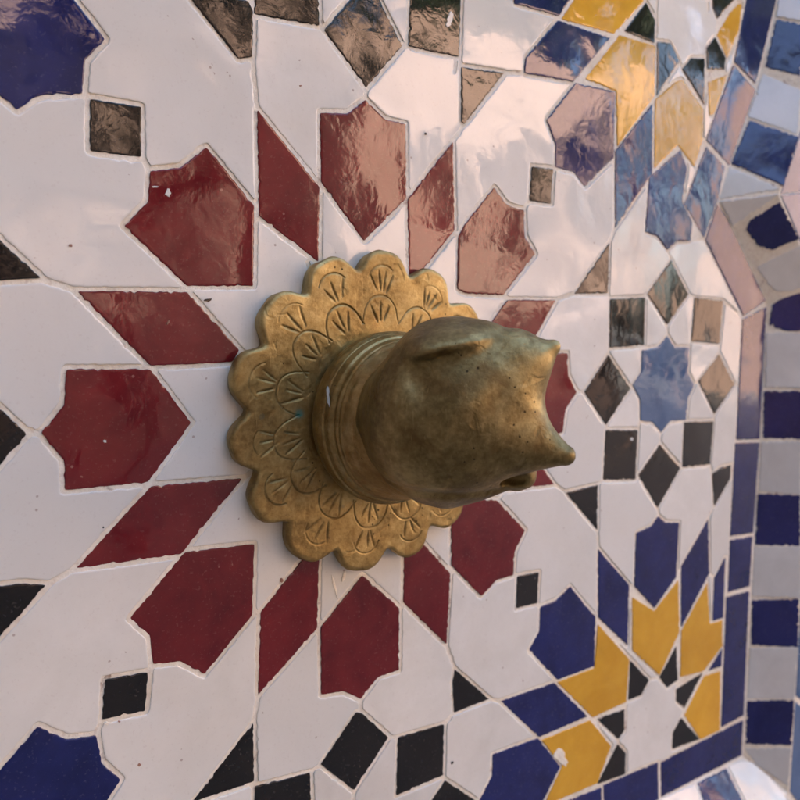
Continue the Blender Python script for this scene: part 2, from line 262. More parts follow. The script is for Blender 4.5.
wh white -2993,2680 -2650,2591 -2640,2580 -2626,2240 -2620,2217 -2612,2210 -2610,2177 -2609,2210 -2600,2221 -2560,2216 -2550,2242 -2500,2236 -2490,2242 -2380,2462 -2330,2475 -2319,2470 -2300,2340 -2296,2410 -2283,2430 -2291,2620 -2274,2660 -2280,2669 -2302,2630 -2320,2624 -2500,2715 -2512,2730 -2457,2940 -2340,3164 -2330,3168 -2316,3160 -2125,2990 -2104,2960 -2110,2951 -2120,2953 -2130,2945 -2219,2780 -2200,2775 -2060,2683 -2050,2684 -1860,2829 -1856,2850 -1570,3157 -1560,3162 -1550,3160 -1542,3140 -1525,2790 -1525,2750 -1539,2730 -1520,2470 -1300,2449 -1290,2442 -1280,2423 -1230,2474 -1216,2480 -1460,2534 -1470,2544 -1458,2840 -1454,2850 -1360,2943 -1312,2980 -1300,2984 -1240,2935 -1210,2921 -1100,2902 -1093,2910 -1098,3070 -1093,3080 -1080,3085 -910,3085 -901,3080 -896,3070 -894,2890 -910,2883 -1083,2880 -1071,2780 -1010,2708 -1006,2690 -1191,2480 -890,2492 -875,2480 -881,2400 -1085,2190 -1086,2180 -803,2020 -804,1820 -807,1810 -820,1803 -1081,1810 -881,1600 -875,1530 -880,1512 -890,1508 -1191,1520 -1006,1310 -1010,1292 -1071,1220 -1083,1120 -910,1117 -894,1110 -896,930 -880,904 -780,925 -690,1002 -670,1009 -490,823 -486,830 -487,1150 -482,1170 -496,1320 -500,1324 -550,1312 -740,1499 -745,1510 -743,1520 -730,1528 -560,1556 -490,1559 -483,1660 -470,1675 -200,1699 -191,1690 -187,1540 -180,1528 -34,1700 60,1721 200,1531 209,1550 222,1790 227,1800 510,1833 523,1820 514,1510 520,1502 760,1518 780,1515 870,1531 875,1540 881,1600 1081,1810 820,1803 807,1810 803,2020 1086,2180 1085,2190 881,2400 875,2460 870,2469 780,2485 760,2482 520,2498 514,2490 523,2180 510,2167 227,2200 222,2210 209,2450 200,2469 70,2289 60,2279 50,2278 -34,2300 -180,2472 -187,2460 -191,2310 -200,2301 -210,2300 -470,2325 -483,2340 -490,2441 -560,2444 -730,2472 -743,2480 -745,2490 -740,2501 -560,2680 -540,2689 -500,2676 -496,2680 -481,2840 -479,2850 -470,2854 -462,2840 -477,2670 -472,2650 -466,2520 -460,2515 -200,2502 0,2695 0,2721 -80,2785 -200,2800 -210,2804 -217,2820 -213,3090 -31,3290 -40,3295 -2780,3294 -2784,3290 -2784,2720 -2788,2710 -2800,2704 -2960,2690
wh white 240,928 450,1161 470,1176 511,1230 498,1250 496,1500 490,1508 483,1460 478,1450 470,1447 463,1460 467,1500 460,1507 350,1503 210,1507 23,1300 20,1280 110,1218 220,1210 226,1200 231,940
wh white -220,933 -215,940 -215,1190 -200,1200 -80,1215 0,1279 3,1300 -200,1498 -460,1485 -466,1480 -472,1350 -477,1330 -463,1170
wh white -2150,1092 -2141,1100 -2162,1220 -2150,1255 -2200,1225 -2219,1220
wh white 2150,1092 2219,1220 2200,1225 2150,1255 2162,1220 2141,1100
wh white -2300,1660 -2315,1540 -2320,1529 -2330,1525 -2350,1530 -2355,1520 -2300,1411 -2290,1415 -2283,1570 -2296,1590
wh white 2300,1660 2296,1590 2283,1570 2290,1415 2300,1411 2355,1520 2350,1530 2330,1525 2320,1529 2315,1540
wh white -1960,1653 -1956,1660 -2040,1758 -2050,1758 -2060,1736 -2107,1700 -2100,1693 -2070,1707 -2010,1686
wh white 1960,1653 2010,1686 2070,1707 2100,1693 2107,1700 2060,1736 2050,1758 2040,1758 1956,1660
wh white -2360,2060 -2360,2040 -2349,2030 -2359,2000 -2270,1910 -2260,1857 -2140,1836 -2070,1772 -2060,1777 -2047,1800 -1960,1878 -1850,1866 -1841,1870 -1852,1890 -1840,2000 -1852,2110 -1847,2120 -1840,2122 -1833,2110 -1827,2060 -1817,2040 -1820,1990 -1747,2050 -1770,2157 -1820,2158 -1840,2137 -1850,2134 -1960,2122 -2047,2200 -2060,2223 -2070,2228 -2140,2164 -2260,2143 -2272,2100 -2280,2090 -2292,2100 -2282,2140 -2283,2150 -2290,2153 -2304,2120
wh white 2360,2060 2304,2120 2290,2153 2283,2150 2282,2140 2292,2100 2280,2090 2272,2100 2260,2143 2140,2164 2070,2228 2060,2223 2047,2200 1960,2122 1850,2134 1840,2137 1820,2158 1770,2157 1747,2050 1820,1990 1817,2040 1827,2060 1833,2110 1840,2122 1847,2120 1852,2110 1840,2000 1852,1890 1841,1870 1850,1866 1960,1878 2047,1800 2060,1777 2070,1772 2140,1836 2260,1857 2270,1910 2359,2000 2349,2030 2360,2040
wh white -2550,1967 -2553,1950 -2534,1870 -2500,1808 -2480,1803 -2472,1810 -2479,1860 -2493,1870
wh white 2550,1967 2493,1870 2479,1860 2472,1810 2480,1803 2500,1808 2534,1870 2553,1950
wh white -1136,2180 -1480,2187 -1500,2200 -1540,2160 -1530,2150 -1310,2045 -1300,2046 -1290,2059 -1140,2170
wh white 1136,2180 1140,2170 1290,2059 1300,2046 1310,2045 1530,2150 1540,2160 1500,2200 1480,2187
wh white 42,3290 220,3128 232,3110 226,2800 220,2790 110,2782 20,2720 23,2700 210,2493 350,2497 460,2493 467,2500 463,2540 470,2553 478,2550 483,2540 486,2500 490,2492 496,2500 498,2750 511,2770 459,2840 460,2850 470,2853 530,2776 550,2761 780,2505 880,2488 890,2492 1192,2480 1026,2660 1028,2680 1090,2780 1091,2870 1080,2878 950,2881 936,2890 922,3060 925,3070 940,3076 1080,3078 1099,3070 1110,2900 1230,2910 1320,2974 1520,2822 1528,2830 1529,2840 1543,3150 1550,3160 1560,3162 1570,3157 1856,2850 1860,2829 2050,2684 2060,2683 2200,2775 2219,2780 2130,2945 2120,2953 2110,2951 2104,2960 2125,2990 2316,3160 2330,3168 2340,3164 2457,2940 2512,2730 2500,2715 2320,2624 2302,2630 2280,2669 2274,2660 2291,2620 2283,2430 2296,2410 2300,2340 2319,2470 2330,2475 2380,2462 2490,2242 2500,2236 2550,2242 2560,2216 2600,2221 2609,2210 2610,2177 2612,2210 2620,2217 2626,2240 2640,2580 2650,2591 2993,2680 2960,2690 2800,2704 2788,2710 2784,2720 2784,3290 2780,3294 50,3295
wh white -2420,2220 -2310,2198 -2290,2186 -2286,2200 -2290,2284 -2292,2270
wh white 2420,2220 2292,2270 2290,2284 2286,2200 2290,2186 2310,2198
wh white -1960,2347 -2010,2314 -2070,2293 -2100,2307 -2107,2300 -2060,2264 -2050,2242 -2040,2242 -1956,2340
wh white 1960,2347 1956,2340 2040,2242 2050,2242 2060,2264 2107,2300 2100,2307 2070,2293 2010,2314
"""
FRAMETILES = """
1 n 2.870,0.022 2.997,0.035 3.054,0.114 3.080,0.220 2.835,0.240 2.834,0.132
1 w 2.820,0.006 2.822,0.241 2.471,0.261 2.476,0.018
1 n 2.450,0.013 2.452,0.262 2.142,0.280 2.146,0.023
1 w 2.120,0.011 2.129,0.262 1.776,0.282 1.800,0.015
1 n 1.780,0.007 1.776,0.282 1.438,0.301 1.445,0.008
1 w 1.429,0.002 1.438,0.301 1.090,0.322 1.100,0.006
1 n 1.073,0.008 1.083,0.315 0.757,0.327 0.770,0.017
1 w 0.746,0.011 0.757,0.327 0.399,0.321 0.402,0.009
1 n 0.382,0.010 0.392,0.322 0.078,0.320 0.082,0.015
1 w 0.054,0.007 0.057,0.321 -0.210,0.316 -0.058,0.086
2 w 0.813,0.012 0.634,0.326 0.626,0.014
2 n 0.584,0.314 0.290,0.331 0.315,0.246 0.329,0.164 0.404,0.105 0.550,0.076 0.593,0.120
2 w 0.283,0.044 0.240,0.346 -0.048,0.298 -0.003,0.162 0.054,0.087 0.142,0.058
3 w 0.236,-0.006 0.219,0.319 0.023,-0.003
3 n 0.559,0.021 0.576,0.333 0.246,0.337 0.258,-0.001
3 w 0.909,0.010 0.942,0.245 0.590,0.317 0.581,0.007
4 n 0.444,0.019 0.464,0.203 0.140,0.239 0.137,0.021
4 w 0.733,-0.010 0.753,0.175 0.482,0.199 0.462,0.014
4 n 1.061,-0.035 1.097,0.160 0.778,0.169 0.760,-0.010
0 b 5.459,0.015 5.768,0.018 5.779,0.231 5.447,0.124
0 i 5.794,0.013 5.946,0.021 6.096,0.091 6.167,0.280 6.189,0.388 5.806,0.240
0 i 5.105,-0.003 5.430,0.012 5.427,0.124 5.208,0.122 5.014,0.058
5 w 0.02,0.02 0.3,0.02 0.3,0.3 0.0,0.3
5 n 0.33,0.02 0.64,0.02 0.64,0.3 0.33,0.3
"""
import bpy, bmesh, math, random
import numpy as np
from mathutils import Vector, Matrix

random.seed(7)
U = 0.1                                   # one pattern unit of the mosaic is 10 cm
scene = bpy.context.scene
COL = scene.collection

# ------------------------------------------------------------------ helpers
def link(o, parent=None):
    COL.objects.link(o)
    if parent: o.parent = parent
    return o

def empty(name, loc=(0, 0, 0), label=None, cat=None, group=None):
    o = bpy.data.objects.new(name, None)
    o.location = loc
    o.empty_display_size = 0.02
    if label: o['label'] = label
    if cat: o['category'] = cat
    if group: o['group'] = group
    return link(o)

def mesh_obj(name, verts, faces, mats, midx=None, parent=None, smooth=False, attrs=None, label=None):
    me = bpy.data.meshes.new(name)
    me.from_pydata([tuple(v) for v in verts], [], [tuple(f) for f in faces])
    for m in mats: me.materials.append(m)
    if midx is not None: me.polygons.foreach_set('material_index', list(midx))
    me.polygons.foreach_set('use_smooth', [smooth] * len(me.polygons))
    if attrs:
        for k, (dom, vals) in attrs.items():
            a = me.attributes.new(k, 'FLOAT', dom)
            a.data.foreach_set('value', np.asarray(vals, dtype=np.float32))
    me.update()
    o = bpy.data.objects.new(name, me)
    if label: o['label'] = label
    return link(o, parent)

class NT:
    def __init__(s, name):
        s.m = bpy.data.materials.new(name); s.m.use_nodes = True
        s.t = s.m.node_tree; s.t.nodes.clear()
        s.out = s.n('ShaderNodeOutputMaterial'); s.p = s.n('ShaderNodeBsdfPrincipled')
        s.l(s.p.outputs[0], s.out.inputs['Surface'])
        s.tc = s.n('ShaderNodeTexCoord').outputs['Object']
    def n(s, t, **k):
        x = s.t.nodes.new(t)
        for a, b in k.items(): setattr(x, a, b)
        return x
    def l(s, a, b): s.t.links.new(a, b)
    def val(s, sock, v):
        if hasattr(v, 'is_linked') or hasattr(v, 'links'): s.l(v, sock)
        else: sock.default_value = v
    def noise(s, scale, detail=3, rough=.5, dist=0, vec=None, off=None):
        x = s.n('ShaderNodeTexNoise'); x.inputs['Scale'].default_value = scale
        x.inputs['Detail'].default_value = detail; x.inputs['Roughness'].default_value = rough
        x.inputs['Distortion'].default_value = dist
        v = vec or s.tc
        if off:
            mp = s.n('ShaderNodeMapping'); mp.inputs['Location'].default_value = off
            s.l(v, mp.inputs[0]); v = mp.outputs[0]
        s.l(v, x.inputs['Vector']); return x.outputs['Fac']
    def ramp(s, fac, stops):
        r = s.n('ShaderNodeValToRGB'); s.l(fac, r.inputs[0])
        e = r.color_ramp.elements
        while len(e) > 1: e.remove(e[0])
        for i, (p, c) in enumerate(stops):
            if isinstance(c, (int, float)): c = (c, c, c)
            x = e[0] if i == 0 else e.new(p)
            x.position = p; x.color = (c[0], c[1], c[2], 1)
        return r.outputs[0]
    def mix(s, fac, a, b, mode='MIX'):
        x = s.n('ShaderNodeMix', data_type='RGBA', blend_type=mode)
        s.val(x.inputs[0], fac)
        for i, v in ((6, a), (7, b)):
            if isinstance(v, tuple): x.inputs[i].default_value = (v[0], v[1], v[2], 1)
            else: s.l(v, x.inputs[i])
        return x.outputs[2]
    def math(s, op, a, b=0.0, c=0.0):
        x = s.n('ShaderNodeMath', operation=op)
        s.val(x.inputs[0], a); s.val(x.inputs[1], b); s.val(x.inputs[2], c)
        return x.outputs[0]
    def attr(s, name):
        x = s.n('ShaderNodeAttribute'); x.attribute_name = name; return x.outputs['Fac']
    def bump(s, h, strength, dist, prev=None):
        b = s.n('ShaderNodeBump'); b.inputs['Strength'].default_value = strength
        b.inputs['Distance'].default_value = dist; s.l(h, b.inputs['Height'])
        if prev: s.l(prev, b.inputs['Normal'])
        return b.outputs[0]

def glaze(name, c_lo, c_hi, pit=(.55, .5, .42), wave=1.0, rough=.06, spots=.5, pore=.35, pieces=None):
    """hand cut glazed terracotta tile: pooled glaze, slow waves, pin holes"""
    k = NT(name)
    tone = k.attr('tone')
    a = k.noise(34, 4, .6, .6)
    b = k.noise(150, 3, .6, .2)
    f = k.math('ADD', k.math('MULTIPLY', a, .75), k.math('MULTIPLY', b, .25))
    col = k.ramp(f, [(.34, c_lo), (.66, c_hi)])
    hsv = k.n('ShaderNodeHueSaturation')
    k.l(col, hsv.inputs['Color']); k.l(k.math('MULTIPLY_ADD', tone, .34, .83), hsv.inputs['Value'])
    col = hsv.outputs[0]
    if pieces: col = k.mix(k.ramp(k.math('FRACT', k.math('MULTIPLY', tone, 7.3)), [(.2, 0.0), (.9, .8)]), col, pieces)
    vo = k.n('ShaderNodeTexVoronoi'); vo.inputs['Scale'].default_value = 260; k.l(k.tc, vo.inputs['Vector'])
    sel = k.noise(90, 1, .5, 0, off=(3, 7, 1))
    pin = k.math('MULTIPLY', k.math('LESS_THAN', vo.outputs['Distance'], .13), k.math('GREATER_THAN', sel, 1.0 - spots * .72))
    col = k.mix(k.math('MULTIPLY', pin, pore), col, pit)
    # fine mineral freckles
    fr = k.ramp(k.noise(900, 2, .5, 0, off=(1, 2, 9)), [(.62, 0.0), (.74, 1.0)])
    col = k.mix(k.math('MULTIPLY', fr, .10), col, pit)
    k.l(col, k.p.inputs['Base Color'])
    k.l(k.ramp(k.noise(60, 4, .65, .4, off=(5, 5, 5)), [(.3, rough * .7), (.7, rough * 1.7)]), k.p.inputs['Roughness'])
    k.p.inputs['IOR'].default_value = 1.54
    sh = k.n('ShaderNodeVectorMath', operation='ADD'); k.l(k.tc, sh.inputs[0]); k.l(k.math('MULTIPLY', tone, 9.0), sh.inputs[1])
    n1 = k.bump(k.noise(20, 1.5, .5, .3, vec=sh.outputs[0]), .40 * wave, .004)
    n2 = k.bump(k.noise(120, 3.2, .5, .4, vec=sh.outputs[0]), .10 * wave, .0011, n1)
    n3 = k.bump(pin, .25, -.0004, n2)
    k.l(n3, k.p.inputs['Normal'])
    return k.m

M = {}
M['white'] = glaze('white_glaze', (.70, .695, .635), (.79, .785, .73), pit=(.30, .22, .17), spots=.5, pore=.6, pieces=(.70, .705, .66), rough=.07)
M['red'] = glaze('oxblood_glaze', (.100, .004, .009), (.175, .013, .017), pit=(.5, .25, .22), spots=.5)
M['navy'] = glaze('navy_glaze', (.005, .010, .076), (.013, .021, .135), pit=(.35, .35, .45), spots=.4)
M['yellow'] = glaze('ochre_glaze', (.64, .325, .018), (.76, .425, .034), pit=(.8, .6, .3), spots=.4)
M['black'] = glaze('black_glaze', (.004, .004, .0045), (.011, .0095, .0095), pit=(.3, .27, .24), spots=.4)
M['sky'] = glaze('light_blue_glaze', (.065, .125, .25), (.10, .17, .31), pit=(.6, .6, .7), spots=.4)
M['cobalt'] = glaze('cobalt_glaze', (.006, .010, .085), (.012, .018, .13), pit=(.35, .35, .45), spots=.3)
M['grey'] = glaze('pale_grey_glaze', (.62, .63, .61), (.72, .73, .71), pit=(.35, .3, .26), spots=.35, rough=.08)

def grout_mat():
    k = NT('cream_grout')
    a = k.noise(45, 4, .6); b = k.noise(420, 4, .65); s = k.noise(75, 3, .6, .5, off=(4, 1, 3))
    col = k.ramp(a, [(.3, (.74, .67, .53)), (.5, (.86, .82, .70)), (.7, (.90, .87, .78))])
    col = k.mix(k.math('MULTIPLY', k.ramp(b, [(.3, 1.0), (.5, 0.0)]), .35), col, (.47, .35, .25))
    st = k.math('MULTIPLY', k.ramp(s, [(.62, 0.0), (.7, 1.0)]), k.ramp(b, [(.45, 0.0), (.55, 1.0)]))
    col = k.mix(k.math('MULTIPLY', st, .8), col, (.22, .11, .06))
    k.l(col, k.p.inputs['Base Color']); k.p.inputs['Roughness'].default_value = .85
    n = k.bump(k.noise(380, 5, .65), .7, .0007)
    k.l(k.bump(k.noise(1500, 3, .6), .4, .0003, n), k.p.inputs['Normal'])
    return k.m
M['grout'] = grout_mat()

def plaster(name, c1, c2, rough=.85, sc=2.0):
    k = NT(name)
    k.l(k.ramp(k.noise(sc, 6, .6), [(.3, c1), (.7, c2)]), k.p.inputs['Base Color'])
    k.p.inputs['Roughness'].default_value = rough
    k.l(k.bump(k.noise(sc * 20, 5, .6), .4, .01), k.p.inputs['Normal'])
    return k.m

def brass(name, dark, mid, light, rough, bw=1.0, patina=.5, metallic=1.0, groove=False, axis_off=(0, 0, 0)):
    k = NT(name)
    a = k.noise(28, 5, .62, .7, off=axis_off); b = k.noise(210, 4, .6, .2); c = k.noise(75, 4, .6, .4, off=(9, 2, 4))
    f = k.math('ADD', k.math('MULTIPLY', a, .50), k.math('ADD', k.math('MULTIPLY', b, .28), k.math('MULTIPLY', k.noise(620, 3, .65), .22)))
    col = k.ramp(f, [(.40, dark), (.49, mid), (.58, light)])
    # brown oxide clouds
    col = k.mix(k.math('MULTIPLY', k.ramp(c, [(.50, 0.0), (.64, 1.0)]), .6 * patina), col, (dark[0] * .9, dark[1] * .72, dark[2] * .6))
    # verdigris specks
    v = k.n('ShaderNodeTexVoronoi'); v.inputs['Scale'].default_value = 95; k.l(k.tc, v.inputs['Vector'])
    g = k.math('MULTIPLY', k.math('LESS_THAN', k.math('ADD', v.outputs['Distance'], k.math('MULTIPLY', b, .18)), .19),
               k.math('GREATER_THAN', k.noise(33, 2, .5, 0, off=(2, 8, 5)), .60))
    col = k.mix(k.math('MULTIPLY', g, .5 * patina), col, (.13, .20, .16))
    # black casting pits
    v2 = k.n('ShaderNodeTexVoronoi'); v2.inputs['Scale'].default_value = 330; k.l(k.tc, v2.inputs['Vector'])
    pit = k.math('MULTIPLY', k.math('LESS_THAN', v2.outputs['Distance'], k.math('MULTIPLY', b, .26)), k.math('GREATER_THAN', k.noise(48, 2, .5, 0, off=(7, 1, 6)), .60))
    col = k.mix(k.math('MULTIPLY', pit, .8), col, (.02, .014, .008))
    # hairline scratches
    mp = k.n('ShaderNodeMapping'); mp.inputs['Scale'].default_value = (1, 1, .06); mp.inputs['Rotation'].default_value = (.5, .3, .2)
    k.l(k.tc, mp.inputs[0])
    scr = k.ramp(k.noise(1100, 2, .5, 0, vec=mp.outputs[0]), [(.66, 0.0), (.74, 1.0)])
    col = k.mix(k.math('MULTIPLY', scr, .22), col, tuple(min(1, x * 1.5) for x in light))
    met = metallic
    if groove:
        gr = k.attr('groove')
        col = k.mix(k.math('MULTIPLY', gr, .58), col, (.07, .040, .014))
        vd = k.attr('verdigris')
        col = k.mix(k.math('MULTIPLY', vd, k.ramp(b, [(.3, .5), (.6, 1.0)])), col, (.03, .16, .13))
        met = k.math('MULTIPLY_ADD', vd, -.9 * metallic, metallic)
        k.l(met, k.p.inputs['Metallic'])
    else:
        k.p.inputs['Metallic'].default_value = metallic
    k.l(col, k.p.inputs['Base Color'])
    k.l(k.ramp(k.math('ADD', k.math('MULTIPLY', c, .6), k.math('MULTIPLY', b, .4)), [(.3, rough * .75), (.7, min(1, rough * 1.4))]), k.p.inputs['Roughness'])
    n = k.bump(k.noise(55, 3, .5, .2), .28 * bw, .0022)
    n = k.bump(b, .38 * bw, .0006, n)
    n = k.bump(k.noise(1300, 4, .7), .35 * bw, .0002, n)
    n = k.bump(k.ramp(k.noise(130, 2, .5, .6, off=(4, 4, 1)), [(.60, 0.0), (.70, 1.0)]), .30 * bw, -.0006, n)
    n = k.bump(pit, .5, -.0004, n)
    k.l(n, k.p.inputs['Normal'])
    return k.m
M['plate'] = brass('golden_brass', (.235, .160, .060), (.37, .268, .102), (.50, .385, .165), .47, patina=.5, groove=True, metallic=.86)
M['knob'] = brass('tarnished_brass', (.150, .110, .042), (.240, .182, .076), (.36, .285, .125), .45, bw=1.1, patina=.9, metallic=.88)
M['collar'] = brass('turned_brass', (.21, .145, .05), (.34, .25, .10), (.47, .36, .17), .36, patina=.6, metallic=.88)

# ------------------------------------------------------------------ tile meshes
def area(P): return .5 * sum(P[i - 1][0] * P[i][1] - P[i][0] * P[i - 1][1] for i in range(len(P)))

def prep(P, ds=.013, jit=.0028, rnd=.55):
    """resample the outline, nick the edges like hand cut tile"""
    n = len(P); Q = []
    for i in range(n):
        a = np.array(P[i]); b = np.array(P[(i + 1) % n]); p = np.array(P[i - 1]); L = np.hypot(*(b - a))
        # blunt the corner a little
        L0 = np.hypot(*(a - p)) + 1e-9
        r = min(.011 * rnd + random.random() * .006, .3 * L, .3 * L0)
        Q.append(a + (p - a) / L0 * r)
        Q.append(a * .6 + .2 * (a + (p - a) / L0 * r) + .2 * (a + (b - a) / (L + 1e-9) * r))
        Q.append(a + (b - a) / (L + 1e-9) * r)
        m = max(1, int((L - 2 * r) / ds)); nr = np.array([(b - a)[1], -(b - a)[0]]) / (L + 1e-9)
        ph = random.random() * 9; fr = 3 + random.random() * 3
        for k in range(1, m):
            t = r / L + (1 - 2 * r / L) * k / m
            w = (math.sin(ph + t * L * 30 * fr) * .4 + random.gauss(0, .6)) * jit
            if random.random() < .035: w -= jit * 2.4
            Q.append(a + (b - a) * t + nr * w)
    return np.array(Q)

def inset_dirs(Q):
    """inward direction at every outline point and how far it may move"""
    a = np.roll(Q, 1, 0); b = np.roll(Q, -1, 0)
    e = b - a; e /= (np.hypot(e[:, 0], e[:, 1])[:, None] + 1e-9)
    d = np.c_[-e[:, 1], e[:, 0]]
    df = Q[None] - Q[:, None]; dist = np.hypot(df[..., 0], df[..., 1]) + 1e-9
    ahead = (df * d[:, None]).sum(-1) / dist
    room = np.where(ahead > .30, dist * np.maximum(ahead, .5), 9).min(1) * .40
    room = np.minimum(room, np.minimum(np.roll(room, 1), np.roll(room, -1)) * 1.3 + .0005)
    return d, room

class Tiles:
    """collects tiles lying in one plane frame and links them as one mesh"""
    def __init__(s): s.v = []; s.f = []; s.mi = []; s.tone = []; s.mats = []
    def add(s, P, mat, O, E, N, W, h=.0044, jit=.0018, tilt=.012):
        if area(P) < 0: P = P[::-1]
        if mat not in s.mats: s.mats.append(mat)
        k = s.mats.index(mat)
        R0 = prep(P, jit=jit); c = R0.mean(0)
        ext = np.abs(R0 - c).max(); lim = .0017 / ext
        tx, ty = (max(-lim, min(lim, random.gauss(0, tilt))) for _ in (0, 1)); hh = h + random.uniform(-.0008, .0008)
        tone = min(1, max(0, random.gauss(.5, .2)))
        n = len(R0); base = len(s.v); idir, room = inset_dirs(R0)
        rings = [(0., -.012), (0., hh - .0024), (.0016, hh - .0010), (.0042, hh - .0003), (.0075, hh)]
        for ins, z in rings:
            R = R0 + idir * np.minimum(ins, room * ins / .0075)[:, None]
            for q in R:
                zz = z + ((tx * (q[0] - c[0]) + ty * (q[1] - c[1])) if z > 0 else 0)
                s.v.append(O + U * (E * q[0] + N * q[1] + W * zz))
        for r in range(len(rings) - 1):
            for i in range(n):
                j = (i + 1) % n
                s.f.append((base + r * n + i, base + r * n + j, base + (r + 1) * n + j, base + (r + 1) * n + i)); s.mi.append(k); s.tone.append(tone)
        top = base + (len(rings) - 1) * n
        s.f.append(tuple(top + i for i in range(n))); s.mi.append(k); s.tone.append(tone)
    def build(s, name, parent, label=None):
        return mesh_obj(name, s.v, s.f, [M[m] for m in s.mats], s.mi, parent, False, {'tone': ('FACE', s.tone)}, label)

X3, Y3, Z3 = np.array([1., 0, 0]), np.array([0., 1, 0]), np.array([0., 0, 1])
WALL = (np.zeros(3), X3, Z3, -Y3)
KEY = dict(red='red', black='black', navy='navy', yellow='yellow', skyblue='sky', white='white')
tiles = []
for line in TILES.strip().splitlines():
    a = line.split()
    tiles.append((a[0], KEY[a[1]], [tuple(int(q) / 1000 for q in s.split(',')) for s in a[2:]]))

niche = empty('tiled_niche', (0, 0, 0), 'wall niche of red, blue and yellow star mosaic with navy edge and chequered slanted frame', 'tiled wall')

M['bisque'] = glaze('bare_clay', (.25, .12, .085), (.36, .19, .13), rough=.5)
chips = Tiles()
for line in CHIPS.strip().splitlines():
    a = line.split(); c = [tuple(int(q) / 10000 for q in t.split(',')) for t in a[1:]]
    chips.add(c, a[0], np.array([0, -.0062 * U, 0]), X3, Z3, -Y3, h=.0008, jit=.0004)
chips.build('chipped_spots', niche, 'small chips and grout smears on the tile faces')
groups = {}
def grp(key, name, label=None):
    if key not in groups: groups[key] = (Tiles(), name, label)
    return groups[key][0]
for mo, col, P in tiles:
    c = np.array(P).mean(0)
    if mo == 'cs': g = grp('cs', 'red_star_ring', 'ring of eight notched dark red tiles and eight red lozenges')
    elif mo == 'bs': g = grp(('bs', c[0] > 0, c[1] > 0), 'blue_yellow_star')
    elif mo == 'ls':
        q = (0 if abs(c[0]) < abs(c[1]) else 1); sg = (c[q] > 0)
        g = grp(('ls', q, sg), 'small_star')
    elif mo == 'bd': g = grp('bd', 'navy_edge_band')
    elif mo == 'wf': g = grp(('wf', len(groups)), 'black_accent_tile')
    else: g = grp('wh', 'white_field')
    g.add(P, col, *WALL, jit=(.0014 if mo == 'wh' else .0019), tilt=(.006 if mo == 'wh' else .012))
for key, (t, name, label) in groups.items():
    t.build(name, niche, label)

# ------------------------------------------------------------------ bevelled frame round the panel
OUT = [(-2.985, -2.525), (2.985, -2.525), (3.01, .47), (2.455, 1.06), (2.79, 1.77), (3.0, 2.4), (3.05, 3.3)]
OUT = OUT + [(-x, y) for x, y in OUT[::-1][:-2]]
ON = np.array(OUT); BW, BD = .262, .182
nO = len(ON)
def enorm(i):
    e = ON[(i + 1) % nO] - ON[i]; e = e / np.hypot(*e); return np.array([e[1], -e[0]])
def offset(w):
    R = []
    for i in range(nO):
        n = enorm(i - 1) + enorm(i); n = n / (1 + enorm(i - 1) @ enorm(i)); R.append(ON[i] + n * w)
    return np.array(R)
OF1 = offset(BW); OF2 = offset(BW + .30)
def W3(p, d): return np.array([p[0] * U, -d * U, p[1] * U])
# bed of grout: back panel, bevel and front band (one mesh, thin and faceted where the planes meet)
gv, gf = [], []
loops = [(ON * 1.0, .0), (OF1, BD), (OF2, BD)]
for L, d in loops:
    for p in L: gv.append(W3(p, d))
gf.append(tuple(range(nO)))
for r in range(2):
    for i in range(nO):
        j = (i + 1) % nO
        gf.append((r * nO + i, r * nO + j, (r + 1) * nO + j, (r + 1) * nO + i))
gf = [f[::-1] if k else f for k, f in enumerate(gf)]
mesh_obj('grout_bed', gv, gf, [M['grout']], None, niche)

frame = Tiles()
def plane(i):
    a = W3(ON[i], 0); e = W3(ON[(i + 1) % nO], 0) - a; L = np.linalg.norm(e); e = e / L
    n = enorm(i); n = np.array([n[0] * BW, -BD, n[1] * BW]); n = n / np.linalg.norm(n)
    w = np.cross(e, n); w = w if w[1] < 0 else -w
    return a, e, n, w, L / U
for line in FRAMETILES.strip().splitlines():
    a = line.split(); i = int(a[0]); P = [tuple(float(q) for q in s.split(',')) for s in a[2:]]
    O, E, N, Wn, L = plane(i)
    frame.add(P, {'n': 'cobalt', 'w': 'grey', 'b': 'navy', 'i': 'white'}[a[1]], O, E, N, Wn, jit=.0035)
    if i >= 1:                                            # the same tiles down the mirrored side
        im = nO - 1 - i + 1
        im = {1: 11, 2: 10, 3: 9, 4: 8, 5: 7}.get(i)
        if im is not None and im < nO:
            O2, E2, N2, Wn2, L2 = plane(im)
            frame.add([(L2 - s_, t_) for s_, t_ in P], {'n': 'cobalt', 'w': 'grey', 'b': 'navy', 'i': 'white'}[a[1]], O2, E2, N2, Wn2, jit=.0035)
k = 0; s0 = 5.07
O, E, N, Wn, L = plane(0)
while s0 > .3:
    frame.add([(s0 - .31, .01), (s0, .01), (s0, .30), (s0 - .31, .30)], ('navy', 'white')[k % 2], O, E, N, Wn, jit=.0035); s0 -= .33; k += 1
frame.build('chequered_bevel', niche, 'slanted frame of alternating dark blue and pale grey tiles')

# outer band of light blue tiles on the front face
band = Tiles()
OFm, OFo = offset(BW + .02), offset(BW + .28)
for i in range(nO):
    a, b = OFm[i], OFm[(i + 1) % nO]; a2, b2 = OFo[i], OFo[(i + 1) % nO]
    m = max(1, int(round(np.hypot(*(b - a)) / .62)))
    for q in range(m):
        t0, t1 = q / m + .006, (q + 1) / m - .006
        P = [a + (b - a) * t0, a2 + (b2 - a2) * t0, a2 + (b2 - a2) * t1, a + (b - a) * t1]
        band.add([tuple(p) for p in P], 'white' if i == 0 else 'sky', W3((0, 0), BD), X3, Z3, -Y3)
band.build('light_blue_outer_band', niche)

